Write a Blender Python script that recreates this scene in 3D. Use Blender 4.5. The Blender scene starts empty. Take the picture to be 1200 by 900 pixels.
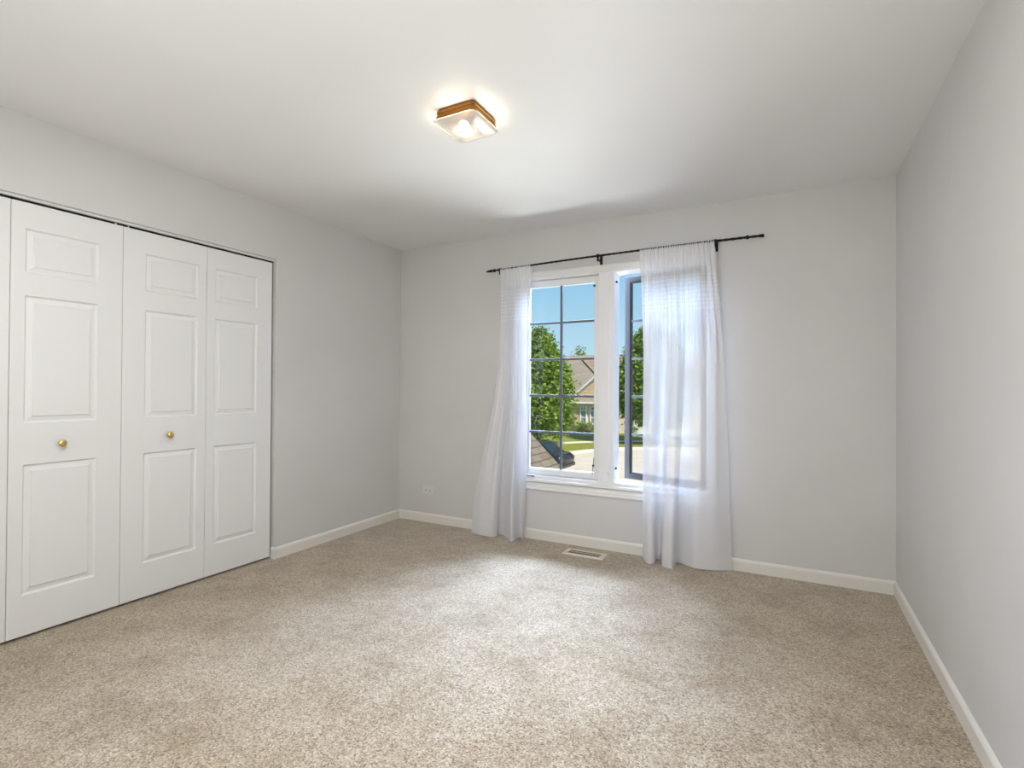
import bpy, bmesh, math, random
from mathutils import Vector, Matrix

SC = bpy.context.scene
COL = SC.collection
PI = math.pi

# ------------------------------------------------------------------ camera
cam = bpy.data.cameras.new('camera')
cam.sensor_fit = 'HORIZONTAL'
cam.sensor_width = 36.0
cam.lens = 607.88 / 1200 * 36.0
cam.clip_start, cam.clip_end = 0.02, 400
co = bpy.data.objects.new('camera', cam)
COL.objects.link(co)
cr = Vector((0.883661, 0.468091, 0.005862))
cu = Vector((-0.001379, -0.009920, 0.999950))
cf = Vector((-0.468125, 0.883625, 0.008121))
mx = Matrix((cr, cu, -cf)).transposed().to_4x4()
mx.translation = (3.12214, -3.71187, 1.18548)
co.matrix_world = mx
SC.camera = co

# ------------------------------------------------------------------ colour management, render options
SC.view_settings.view_transform = 'Standard'
SC.view_settings.look = 'None'
SC.view_settings.gamma = 1.0
SC.view_settings.use_curve_mapping = False
SC.view_settings.exposure = 0.16
SC.cycles.use_denoising = True
SC.cycles.max_bounces = 12
SC.cycles.diffuse_bounces = 7
SC.cycles.glossy_bounces = 3
SC.cycles.transmission_bounces = 6
SC.cycles.transparent_max_bounces = 24
SC.cycles.caustics_reflective = False
SC.cycles.caustics_refractive = False
SC.cycles.sample_clamp_indirect = 6.0

# ------------------------------------------------------------------ world, sun, large lights
SKY_STRENGTH = 1.0
SUN_STRENGTH = 6.0
SKY_FILL_W = 1220.0        # added area lamp outside, boosting sky daylight through the window
BOUNCE_FILL_W = 150.0          # added area lamp below the sill, imitating bounce off the drive
UP_FILL_W = 21.0              # added unseen uplight behind the camera, evens out the fill
ROOM_FILL_W = 38.0            # added unseen fill lamp under the ceiling behind the camera

world = bpy.data.worlds.new('sky')
SC.world = world
world.use_nodes = True
wn = world.node_tree
wn.nodes.clear()
w_out = wn.nodes.new('ShaderNodeOutputWorld')
w_bg = wn.nodes.new('ShaderNodeBackground')
w_tc = wn.nodes.new('ShaderNodeTexCoord')
w_sep = wn.nodes.new('ShaderNodeSeparateXYZ')
w_rmp = wn.nodes.new('ShaderNodeValToRGB')
wn.links.new(w_tc.outputs['Generated'], w_sep.inputs[0])
wn.links.new(w_sep.outputs['Z'], w_rmp.inputs[0])
wn.links.new(w_rmp.outputs[0], w_bg.inputs[0])
wn.links.new(w_bg.outputs[0], w_out.inputs[0])
w_bg.inputs[1].default_value = SKY_STRENGTH
els = w_rmp.color_ramp.elements
els[0].position, els[0].color = 0.0, (0.56, 0.74, 0.86, 1)
els[1].position, els[1].color = 1.0, (0.20, 0.42, 0.78, 1)
e = els.new(0.07); e.color = (0.46, 0.68, 0.83, 1)
e = els.new(0.22); e.color = (0.27, 0.54, 0.77, 1)


def add_light(name, kind, loc, energy, color, aim=None, size=None, size_y=None):
    d = bpy.data.lights.new(name, kind)
    d.energy = energy
    d.color = color
    if kind == 'AREA':
        d.shape = 'RECTANGLE'
        d.size = size
        d.size_y = size_y
    elif kind == 'POINT':
        d.shadow_soft_size = size
    o = bpy.data.objects.new(name, d)
    COL.objects.link(o)
    o.location = loc
    if aim is not None:
        o.rotation_euler = (Vector(aim) - Vector(loc)).to_track_quat('-Z', 'Y').to_euler()
    return o


sun = add_light('sun', 'SUN', (-20, -10, 30), SUN_STRENGTH, (1.0, 0.93, 0.82), aim=(-20 - 6.0, -10 + 3.4, 30 - 7.0))
sun.data.angle = 0.01
add_light('daylight_fill_above', 'AREA', (1.15, 2.7, 3.75), SKY_FILL_W, (0.53, 0.67, 1.0), aim=(2.2, -1.0, 0.3), size=3.4, size_y=1.8).data.spread = math.radians(125)
add_light('daylight_fill_below', 'AREA', (2.1, 2.1, -1.2), BOUNCE_FILL_W, (0.95, 0.98, 1.0), aim=(2.15, -0.8, 2.44), size=3.0, size_y=1.8).data.spread = math.radians(110)
add_light('room_fill', 'AREA', (2.15, -3.25, 2.41), ROOM_FILL_W, (0.97, 0.975, 0.98), aim=(2.15, -3.25, 0.0), size=2.2, size_y=0.75)
add_light('ceiling_fill', 'AREA', (2.45, -3.90, 1.25), UP_FILL_W, (0.95, 0.965, 0.98), aim=(2.35, -3.2, 2.6), size=1.4, size_y=0.25)

# ------------------------------------------------------------------ dimensions
RX, H = 3.684, 2.44       # room width (x), height
BACKY = -4.05             # wall behind the camera
WT = 0.14                 # wall thickness
CL_Y0, CL_Y1, CL_H = -3.19, -1.302, 2.068     # closet opening
WIN_X0, WIN_X1, WIN_Z0, WIN_Z1 = 1.20, 2.657, 0.45, 2.065   # rough opening


# ------------------------------------------------------------------ materials
def mat(name, color, rough=0.6, metal=0.0, spec=0.3):
    m = bpy.data.materials.new(name)
    m.use_nodes = True
    b = m.node_tree.nodes['Principled BSDF']
    b.inputs['Base Color'].default_value = (*color, 1)
    b.inputs['Roughness'].default_value = rough
    b.inputs['Metallic'].default_value = metal
    b.inputs['Specular IOR Level'].default_value = spec
    return m


def nd(m, t, **kw):
    n = m.node_tree.nodes.new(t)
    for k, v in kw.items():
        setattr(n, k, v)
    return n


def lk(m, a, b):
    m.node_tree.links.new(a, b)


def bsdf(m):
    return m.node_tree.nodes['Principled BSDF']


def coords(m, scale=(1, 1, 1), kind='Object'):
    tc = nd(m, 'ShaderNodeTexCoord')
    mp = nd(m, 'ShaderNodeMapping')
    mp.inputs['Scale'].default_value = scale
    lk(m, tc.outputs[kind], mp.inputs[0])
    return mp.outputs[0]


def noise(m, vec, scale, detail=2.0, rough=0.5):
    n = nd(m, 'ShaderNodeTexNoise')
    n.inputs['Scale'].default_value = scale
    n.inputs['Detail'].default_value = detail
    n.inputs['Roughness'].default_value = rough
    lk(m, vec, n.inputs['Vector'])
    return n.outputs['Fac']


def ramp(m, fac, stops):
    r = nd(m, 'ShaderNodeValToRGB')
    el = r.color_ramp.elements
    el[0].position, el[0].color = stops[0][0], (*stops[0][1], 1)
    el[1].position, el[1].color = stops[-1][0], (*stops[-1][1], 1)
    for p, c in stops[1:-1]:
        x = el.new(p); x.color = (*c, 1)
    lk(m, fac, r.inputs[0])
    return r.outputs[0]


def bump(m, h, strength, dist, prev=None):
    b = nd(m, 'ShaderNodeBump')
    b.inputs['Strength'].default_value = strength
    b.inputs['Distance'].default_value = dist
    lk(m, h, b.inputs['Height'])
    if prev is not None:
        lk(m, prev, b.inputs['Normal'])
    return b.outputs[0]


def mixc(m, fac, a, b, mode='MIX'):
    n = nd(m, 'ShaderNodeMix', data_type='RGBA', blend_type=mode)
    for sock, v in ((n.inputs['Factor'], fac), (n.inputs['A'], a), (n.inputs['B'], b)):
        if isinstance(v, (int, float)):
            sock.default_value = v
        elif isinstance(v, tuple):
            sock.default_value = (*v, 1)
        else:
            lk(m, v, sock)
    return n.outputs['Result']


def painted(name, color, rough, tex_scale=220, strength=0.12, spec=0.3, mottling=0.03):
    m = mat(name, color, rough, 0, spec)
    v = coords(m)
    n1 = noise(m, v, 1.7, 3)
    lo = tuple(c * (1 - mottling) for c in color)
    hi = tuple(min(1, c * (1 + mottling)) for c in color)
    lk(m, ramp(m, n1, [(0.3, lo), (0.7, hi)]), bsdf(m).inputs['Base Color'])
    lk(m, bump(m, noise(m, v, tex_scale, 2), strength, 0.002), bsdf(m).inputs['Normal'])
    return m


M = {}
M['wall'] = painted('wall paint', (0.655, 0.648, 0.632), 0.55)
M['ceiling'] = painted('ceiling paint', (0.80, 0.80, 0.795), 0.42, 160, 0.10, 0.5, 0.015)
M['trim'] = painted('trim paint', (0.80, 0.795, 0.775), 0.35, 60, 0.03)
M['baseboard'] = painted('baseboard paint', (0.78, 0.755, 0.70), 0.4, 60, 0.03)
M['vinyl'] = painted('window vinyl', (0.84, 0.84, 0.84), 0.3, 60, 0.01)
M['sash_backlit'] = painted('white sash backlit grey', (0.045, 0.045, 0.043), 0.45, 80, 0.02)  # white sash, its backlit shade put into the colour as dark grey
M['muntin'] = painted('white muntin backlit grey', (0.13, 0.145, 0.17), 0.5, 80, 0.02)  # white bars, greyed in the colour for their shade against the daylight
M['black'] = mat('black iron', (0.008, 0.008, 0.009), 0.4, 0.3)
M['brass'] = mat('polished brass', (0.83, 0.60, 0.20), 0.2, 1.0)
M['lamp_brass'] = mat('aged brass', (0.29, 0.135, 0.03), 0.38, 0.85)
M['dark'] = mat('dark gap', (0.012, 0.011, 0.010), 0.8)
M['grey'] = mat('grey painted metal', (0.22, 0.23, 0.25), 0.4, 0.3)
M['plate'] = mat('ivory plastic', (0.74, 0.72, 0.66), 0.35)
M['slot'] = mat('dark slot', (0.02, 0.02, 0.02), 0.6)
M['vent'] = mat('beige enamel', (0.74, 0.67, 0.56), 0.4)

# door skin: moulded hardboard with a shallow grain
m = M['door'] = mat('door paint', (0.79, 0.79, 0.78), 0.38)
v = coords(m, (60, 60, 3.0))
lk(m, bump(m, noise(m, v, 3.0, 4, 0.6), 0.10, 0.0015), bsdf(m).inputs['Normal'])

# carpet
m = M['carpet'] = mat('carpet pile', (0.5, 0.4, 0.3), 1.0, 0, 0.05)
v = coords(m)
vo = nd(m, 'ShaderNodeTexVoronoi')
vo.inputs['Scale'].default_value = 230
lk(m, v, vo.inputs['Vector'])
speck = noise(m, v, 150, 3, 0.75)
vc = nd(m, 'ShaderNodeTexVoronoi')
vc.inputs['Scale'].default_value = 185
lk(m, v, vc.inputs['Vector'])
vs_ = nd(m, 'ShaderNodeSeparateColor')
lk(m, vc.outputs['Color'], vs_.inputs[0])
blotch = noise(m, v, 3.6, 6, 0.68)
fine = ramp(m, vs_.outputs[0], [(0.0, (0.165, 0.110, 0.055)), (0.28, (0.315, 0.242, 0.150)), (0.75, (0.44, 0.363, 0.255)), (1.0, (0.57, 0.495, 0.38))])
tone = ramp(m, blotch, [(0.32, (0.74, 0.67, 0.56)), (0.50, (0.95, 0.92, 0.87)), (0.66, (1.08, 1.08, 1.08))])
mul = mixc(m, 1.0, fine, tone, 'MULTIPLY')
lk(m, mul, bsdf(m).inputs['Base Color'])
bsdf(m).inputs['Sheen Weight'].default_value = 0.55
bsdf(m).inputs['Sheen Roughness'].default_value = 0.45
nrm = bump(m, vo.outputs['Distance'], 0.45, 0.004)
nrm = bump(m, speck, 0.4, 0.005, nrm)
nrm = bump(m, noise(m, v, 9, 3), 0.25, 0.03, nrm)
lk(m, nrm, bsdf(m).inputs['Normal'])

# clear window glass: passes light, reflects a little
m = M['glass'] = bpy.data.materials.new('window glass')
m.use_nodes = True
m.node_tree.nodes.clear()
out = nd(m, 'ShaderNodeOutputMaterial')
tr = nd(m, 'ShaderNodeBsdfTransparent'); tr.inputs[0].default_value = (0.97, 0.985, 0.98, 1)
gl = nd(m, 'ShaderNodeBsdfGlossy'); gl.inputs['Roughness'].default_value = 0.02
fr = nd(m, 'ShaderNodeFresnel'); fr.inputs[0].default_value = 1.25
mx_ = nd(m, 'ShaderNodeMixShader')
lk(m, fr.outputs[0], mx_.inputs[0]); lk(m, tr.outputs[0], mx_.inputs[1]); lk(m, gl.outputs[0], mx_.inputs[2])
lk(m, mx_.outputs[0], out.inputs[0])

# sheer curtain with a band of woven stripes near the top
m = M['sheer'] = bpy.data.materials.new('white sheer voile')
m.use_nodes = True
m.node_tree.nodes.clear()
out = nd(m, 'ShaderNodeOutputMaterial')
tc = nd(m, 'ShaderNodeTexCoord')
sp = nd(m, 'ShaderNodeSeparateXYZ')
lk(m, tc.outputs['Object'], sp.inputs[0])
wv = nd(m, 'ShaderNodeTexWave', wave_type='BANDS', bands_direction='Z')
wv.inputs['Scale'].default_value = 11.0
wv.inputs['Distortion'].default_value = 3.5
wv.inputs['Detail'].default_value = 1.0
lk(m, tc.outputs['Object'], wv.inputs['Vector'])
band = ramp(m, sp.outputs['Z'], [(0.0, (0, 0, 0)), (1.0, (0, 0, 0))])
rng = nd(m, 'ShaderNodeMapRange', interpolation_type='LINEAR')
rng.inputs['From Min'].default_value = 1.70; rng.inputs['From Max'].default_value = 1.72
lk(m, sp.outputs['Z'], rng.inputs['Value'])
rng2 = nd(m, 'ShaderNodeMapRange')
rng2.inputs['From Min'].default_value = 1.97; rng2.inputs['From Max'].default_value = 1.95
lk(m, sp.outputs['Z'], rng2.inputs['Value'])
inb = nd(m, 'ShaderNodeMath', operation='MULTIPLY')
lk(m, rng.outputs[0], inb.inputs[0]); lk(m, rng2.outputs[0], inb.inputs[1])
thr = nd(m, 'ShaderNodeMath', operation='MULTIPLY')
lk(m, wv.outputs['Fac'], thr.inputs[0]); lk(m, inb.outputs[0], thr.inputs[1])
alpha = nd(m, 'ShaderNodeMath', operation='MULTIPLY_ADD')
alpha.inputs[1].default_value = 0.08
alpha.inputs[2].default_value = 0.67
lk(m, thr.outputs[0], alpha.inputs[0])
weave = noise(m, tc.outputs['Object'], 260, 1)
al2 = nd(m, 'ShaderNodeMath', operation='MULTIPLY_ADD', use_clamp=True)
al2.inputs[1].default_value = 0.14
lk(m, weave, al2.inputs[0]); lk(m, alpha.outputs[0], al2.inputs[2])
df = nd(m, 'ShaderNodeBsdfDiffuse'); df.inputs[0].default_value = (0.85, 0.85, 0.87, 1)
tl = nd(m, 'ShaderNodeBsdfTranslucent'); tl.inputs[0].default_value = (0.88, 0.89, 0.93, 1)
m1 = nd(m, 'ShaderNodeMixShader'); m1.inputs[0].default_value = 0.08
lk(m, df.outputs[0], m1.inputs[1]); lk(m, tl.outputs[0], m1.inputs[2])
tr = nd(m, 'ShaderNodeBsdfTransparent')
m2 = nd(m, 'ShaderNodeMixShader')
lk(m, al2.outputs[0], m2.inputs[0]); lk(m, tr.outputs[0], m2.inputs[1]); lk(m, m1.outputs[0], m2.inputs[2])
lk(m, m2.outputs[0], out.inputs[0])

# pressed glass of the ceiling lamp
m = M['lampglass'] = bpy.data.materials.new('ribbed lamp glass')
m.use_nodes = True
m.node_tree.nodes.clear()
out = nd(m, 'ShaderNodeOutputMaterial')
v = coords(m)
nb = bump(m, noise(m, v, 70, 2), 0.5, 0.004)
tr = nd(m, 'ShaderNodeBsdfTransparent'); tr.inputs[0].default_value = (0.96, 0.95, 0.92, 1)
tl = nd(m, 'ShaderNodeBsdfTranslucent'); tl.inputs[0].default_value = (0.92, 0.90, 0.85, 1)
df = nd(m, 'ShaderNodeBsdfDiffuse'); df.inputs[0].default_value = (0.62, 0.62, 0.61, 1)
gl = nd(m, 'ShaderNodeBsdfGlossy'); gl.inputs['Roughness'].default_value = 0.15
for n_ in (tl, df, gl):
    lk(m, nb, n_.inputs['Normal'])
a1 = nd(m, 'ShaderNodeMixShader'); a1.inputs[0].default_value = 0.3
lk(m, df.outputs[0], a1.inputs[1]); lk(m, tl.outputs[0], a1.inputs[2])
a2 = nd(m, 'ShaderNodeMixShader'); a2.inputs[0].default_value = 0.12
lk(m, a1.outputs[0], a2.inputs[1]); lk(m, gl.outputs[0], a2.inputs[2])
a3 = nd(m, 'ShaderNodeMixShader'); a3.inputs[0].default_value = 0.80
lk(m, tr.outputs[0], a3.inputs[1]); lk(m, a2.outputs[0], a3.inputs[2])
lk(m, a3.outputs[0], out.inputs[0])

m = M['bulb'] = mat('lit bulb', (1, 0.95, 0.85), 0.4)
bsdf(m).inputs['Emission Color'].default_value = (1.0, 0.90, 0.72, 1)
bsdf(m).inputs['Emission Strength'].default_value = 30.0

# outdoors
m = M['drive'] = mat('concrete drive', (0.5, 0.43, 0.34), 0.9)
v = coords(m)
lk(m, ramp(m, noise(m, v, 1.3, 6, 0.7), [(0.3, (0.50, 0.42, 0.33)), (0.7, (0.60, 0.52, 0.42))]), bsdf(m).inputs['Base Color'])
m = M['walk'] = mat('pale concrete', (0.62, 0.57, 0.46), 0.9)
lk(m, ramp(m, noise(m, coords(m), 3, 4), [(0.3, (0.58, 0.53, 0.43)), (0.7, (0.68, 0.63, 0.53))]), bsdf(m).inputs['Base Color'])
m = M['grass'] = mat('mown grass', (0.2, 0.3, 0.05), 0.95, 0, 0.1)
v = coords(m)
lk(m, ramp(m, noise(m, v, 2.2, 8, 0.75), [(0.3, (0.15, 0.165, 0.030)), (0.55, (0.23, 0.245, 0.05)), (0.75, (0.30, 0.31, 0.08))]), bsdf(m).inputs['Base Color'])


def leafmat(name, dark, mid, light, scale=3.0):
    m = mat(name, mid, 0.5, 0, 0.3)
    v = coords(m)
    c = ramp(m, noise(m, v, scale, 4, 0.7), [(0.32, dark), (0.52, mid), (0.70, light)])
    lk(m, c, bsdf(m).inputs['Base Color'])
    out = m.node_tree.nodes['Material Output']
    tl = nd(m, 'ShaderNodeBsdfTranslucent')
    lk(m, c, tl.inputs[0])
    mm = nd(m, 'ShaderNodeMixShader'); mm.inputs[0].default_value = 0.3
    lk(m, bsdf(m).outputs[0], mm.inputs[1]); lk(m, tl.outputs[0], mm.inputs[2])
    lk(m, mm.outputs[0], out.inputs[0])
    return m


M['leaf'] = leafmat('tree leaves', (0.09, 0.16, 0.02), (0.22, 0.33, 0.045), (0.42, 0.52, 0.10))
M['leaf_b'] = leafmat('shrub leaves', (0.14, 0.19, 0.04), (0.27, 0.33, 0.08), (0.42, 0.46, 0.14))
M['bark'] = mat('bark', (0.09, 0.065, 0.045), 0.9)


def shingle(name, c1, c2, mortar, bw, rh):
    m = mat(name, c1, 0.9, 0, 0.15)
    tc = nd(m, 'ShaderNodeTexCoord')
    b = nd(m, 'ShaderNodeTexBrick')
    b.inputs['Scale'].default_value = 1.0
    b.inputs['Color1'].default_value = (*c1, 1)
    b.inputs['Color2'].default_value = (*c2, 1)
    b.inputs['Mortar'].default_value = (*mortar, 1)
    b.inputs['Brick Width'].default_value = bw
    b.inputs['Row Height'].default_value = rh
    b.inputs['Mortar Size'].default_value = 0.008 * rh / 0.14
    lk(m, tc.outputs['UV'], b.inputs['Vector'])
    n = noise(m, tc.outputs['UV'], 40 * 0.14 / rh, 3, 0.7)
    g = ramp(m, n, [(0.3, (0.72, 0.72, 0.72)), (0.7, (1.1, 1.1, 1.1))])
    lk(m, mixc(m, 1.0, b.outputs['Color'], g, 'MULTIPLY'), bsdf(m).inputs['Base Color'])
    inv = nd(m, 'ShaderNodeMath', operation='SUBTRACT'); inv.inputs[0].default_value = 1
    lk(m, b.outputs['Fac'], inv.inputs[1])
    lk(m, bump(m, inv.outputs[0], 0.6, 0.01), bsdf(m).inputs['Normal'])
    return m


M['shingle'] = shingle('weathered shingles', (0.165, 0.130, 0.095), (0.21, 0.168, 0.125), (0.06, 0.047, 0.036), 0.32, 0.14)
M['far_shingle'] = shingle('greyish brown shingles', (0.33, 0.275, 0.22), (0.28, 0.235, 0.185), (0.17, 0.14, 0.11), 0.9, 0.28)
M['red_shingle'] = shingle('reddish brown shingles', (0.36, 0.26, 0.195), (0.31, 0.225, 0.165), (0.19, 0.14, 0.10), 0.9, 0.28)
m = M['brick'] = mat('tan brick', (0.6, 0.42, 0.28), 0.9)
lk(m, ramp(m, noise(m, coords(m), 5, 4, 0.7), [(0.3, (0.50, 0.33, 0.20)), (0.7, (0.68, 0.50, 0.34))]), bsdf(m).inputs['Base Color'])
M['siding'] = painted('peach siding', (0.72, 0.59, 0.47), 0.8, 8, 0.1)
M['cream'] = painted('cream siding', (0.80, 0.70, 0.62), 0.8, 8, 0.1)
M['white'] = mat('white exterior paint', (0.84, 0.82, 0.78), 0.5)
M['pane'] = mat('dark house pane', (0.22, 0.27, 0.29), 0.12, 0, 0.6)
M['carpaint'] = mat('black car paint', (0.014, 0.014, 0.014), 0.14, 0.0, 0.35)
M['carglass'] = mat('tinted car glass', (0.012, 0.014, 0.016), 0.2, 0, 0.2)
M['rubber'] = mat('tyre rubber', (0.015, 0.015, 0.015), 0.8)
M['alloy'] = mat('alloy wheel', (0.55, 0.55, 0.56), 0.3, 0.8)
M['red'] = mat('red tail lamp', (0.035, 0.010, 0.010), 0.3)
M['chrome'] = mat('chrome trim', (0.8, 0.8, 0.8), 0.15, 1.0)


# ------------------------------------------------------------------ mesh helpers
def tag(o, label=None, cat=None, group=None, kind=None):
    if label: o['label'] = label
    if cat: o['category'] = cat
    if group: o['group'] = group
    if kind: o['kind'] = kind
    return o


def link(name, bm, material, parent=None, smooth=False, bevel=0.0, seg=2, angle=40):
    me = bpy.data.meshes.new(name)
    bmesh.ops.recalc_face_normals(bm, faces=bm.faces)
    bm.to_mesh(me)
    bm.free()
    o = bpy.data.objects.new(name, me)
    COL.objects.link(o)
    for mm in (material if isinstance(material, (list, tuple)) else [material]):
        me.materials.append(mm)
    if parent is not None:
        o.parent = parent
    if bevel > 0:
        b = o.modifiers.new('bevel', 'BEVEL')
        b.width = bevel
        b.segments = seg
        b.limit_method = 'ANGLE'
        b.angle_limit = math.radians(angle)
    if smooth:
        for p in me.polygons:
            p.use_smooth = True
    return o


def empty(name, loc=(0, 0, 0), rz=0.0):
    o = bpy.data.objects.new(name, None)
    COL.objects.link(o)
    o.location = loc
    o.rotation_euler = (0, 0, rz)
    o.empty_display_size = 0.1
    return o


def box(bm, x0, x1, y0, y1, z0, z1, mi=0):
    vs = [bm.verts.new(p) for p in ((x0, y0, z0), (x1, y0, z0), (x1, y1, z0), (x0, y1, z0),
                                    (x0, y0, z1), (x1, y0, z1), (x1, y1, z1), (x0, y1, z1))]
    for f in ((3, 2, 1, 0), (4, 5, 6, 7), (0, 1, 5, 4), (1, 2, 6, 5), (2, 3, 7, 6), (3, 0, 4, 7)):
        fc = bm.faces.new([vs[i] for i in f])
        fc.material_index = mi


def prism(bm, pts, axis, a, b, mi=0):
    """extrude polygon pts (2-D) along axis from a to b; axis x: pts=(y,z), y: (x,z), z: (x,y)"""
    def put(p, t):
        return {'x': (t, p[0], p[1]), 'y': (p[0], t, p[1]), 'z': (p[0], p[1], t)}[axis]
    A = [bm.verts.new(put(p, a)) for p in pts]
    B = [bm.verts.new(put(p, b)) for p in pts]
    n = len(pts)
    fs = [bm.faces.new(A), bm.faces.new(B[::-1])]
    for i in range(n):
        fs.append(bm.faces.new((A[i], B[i], B[(i + 1) % n], A[(i + 1) % n])))
    for f in fs:
        f.material_index = mi


def tube(bm, pts, radii, n=12, twist=0.0, lobes=0, lobe_amp=0.0):
    """round tube along pts; radii per point"""
    pts = [Vector(p) for p in pts]
    rings = []
    L = 0.0
    for i, p in enumerate(pts):
        d = (pts[min(i + 1, len(pts) - 1)] - pts[max(i - 1, 0)]).normalized()
        ref = Vector((0, 0, 1)) if abs(d.z) < 0.9 else Vector((1, 0, 0))
        u = d.cross(ref).normalized()
        w = u.cross(d).normalized()
        if i: L += (p - pts[i - 1]).length
        r = radii[i] if isinstance(radii, (list, tuple)) else radii
        ring = []
        for k in range(n):
            a = 2 * PI * k / n
            rr = r * (1 + lobe_amp * math.cos(lobes * a)) if lobes else r
            b = a + twist * L
            ring.append(bm.verts.new(p + u * math.cos(b) * rr + w * math.sin(b) * rr))
        rings.append(ring)
    for i in range(len(rings) - 1):
        for k in range(n):
            bm.faces.new((rings[i][k], rings[i][(k + 1) % n], rings[i + 1][(k + 1) % n], rings[i + 1][k]))
    bm.faces.new(rings[0][::-1])
    bm.faces.new(rings[-1])


def lathe(bm, prof, base, axis, n=24):
    """revolve (distance, radius) about axis from base"""
    ax = Vector(axis).normalized()
    pts = [Vector(base) + ax * d for d, r in prof]
    ref = Vector((0, 0, 1)) if abs(ax.z) < 0.9 else Vector((1, 0, 0))
    u = ax.cross(ref).normalized()
    w = u.cross(ax).normalized()
    rings = [[bm.verts.new(p + (u * math.cos(2 * PI * k / n) + w * math.sin(2 * PI * k / n)) * max(r, 1e-4)) for k in range(n)]
             for p, (d, r) in zip(pts, prof)]
    for i in range(len(rings) - 1):
        for k in range(n):
            bm.faces.new((rings[i][k], rings[i][(k + 1) % n], rings[i + 1][(k + 1) % n], rings[i + 1][k]))
    bm.faces.new(rings[0][::-1])
    bm.faces.new(rings[-1])


def NB():
    return bmesh.new()


def struct(name, bm, m, label, cat, **kw):
    return tag(link(name, bm, m, **kw), label, cat, kind='structure')


# ------------------------------------------------------------------ room shell
bm = NB(); box(bm, -0.9, RX + WT, BACKY - WT, WT, -0.12, 0.0)
struct('floor', bm, M['carpet'], 'beige cut-pile carpet covering the whole bedroom floor', 'floor')
bm = NB(); box(bm, -0.9, RX + WT, BACKY - WT, WT, H, H + 0.12)
struct('ceiling', bm, M['ceiling'], 'plain white painted ceiling with the square lamp on it', 'ceiling')

bm = NB()                                     # window wall, opening cut out
box(bm, -WT, WIN_X0, 0, WT, 0, H)
box(bm, WIN_X1, RX + WT, 0, WT, 0, H)
box(bm, WIN_X0, WIN_X1, 0, WT, 0, WIN_Z0)
box(bm, WIN_X0, WIN_X1, 0, WT, WIN_Z1, H)
struct('wall_back', bm, M['wall'], 'light greige wall with the curtained window in it', 'wall')
bm = NB(); box(bm, RX, RX + WT, BACKY, 0, 0, H)
struct('wall_right', bm, M['wall'], 'plain pale wall without any opening, lit by the window', 'wall')
bm = NB()                                     # closet wall
box(bm, -WT, 0, CL_Y1, 0, 0, H)
box(bm, -WT, 0, BACKY, CL_Y0, 0, H)
box(bm, -WT, 0, CL_Y0, CL_Y1, CL_H, H)
struct('wall_left', bm, M['wall'], 'light grey wall around the bifold closet doors', 'wall')
bm = NB(); box(bm, -WT, RX + WT, BACKY - WT, BACKY, 0, H)
struct('wall_front', bm, M['wall'], 'plain wall facing the window', 'wall')
bm = NB()                                     # closet shell
box(bm, -0.80, -0.74, CL_Y0 - 0.2, CL_Y1 + 0.2, 0, H)
box(bm, -0.74, -WT, CL_Y0 - 0.2, CL_Y0 - 0.14, 0, H)
box(bm, -0.74, -WT, CL_Y1 + 0.14, CL_Y1 + 0.2, 0, H)
struct('wall_closet', bm, M['wall'], 'inside walls of the closet behind the bifold doors', 'wall')

BB_T, BB_H = 0.013, 0.078


def bb_prof(s):      # section of a baseboard: (out, z)
    return [(0, 0), (s * BB_T, 0), (s * BB_T, BB_H - 0.016), (s * (BB_T - 0.003), BB_H - 0.008), (s * (BB_T - 0.008), BB_H - 0.002), (0, BB_H)]


bm = NB(); prism(bm, bb_prof(-1), 'x', 0.0, RX)
struct('baseboard_back', bm, M['baseboard'], 'cream baseboard running under the window', 'baseboard')
bm = NB(); prism(bm, [(RX + a, z) for a, z in bb_prof(-1)], 'y', BACKY, -BB_T)
struct('baseboard_right', bm, M['baseboard'], 'cream baseboard along the bare wall opposite the closet', 'baseboard')
bm = NB(); prism(bm, bb_prof(1), 'y', CL_Y1, -BB_T)
prism(bm, [(CL_Y1 - a, z) for a, z in bb_prof(1)], 'x', -0.03, BB_T)
struct('baseboard_left', bm, M['baseboard'], 'short cream baseboard between the closet and the room corner', 'baseboard')

# ------------------------------------------------------------------ closet doors
DX = -0.030                       # front face of the doors
LEAF_W, PITCH = 0.4548, 0.457
DZ0, DZ1 = 0.014, 2.044
PANELS = ((0.203, 0.814), (1.008, 1.608), (1.714, 1.922))


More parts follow.
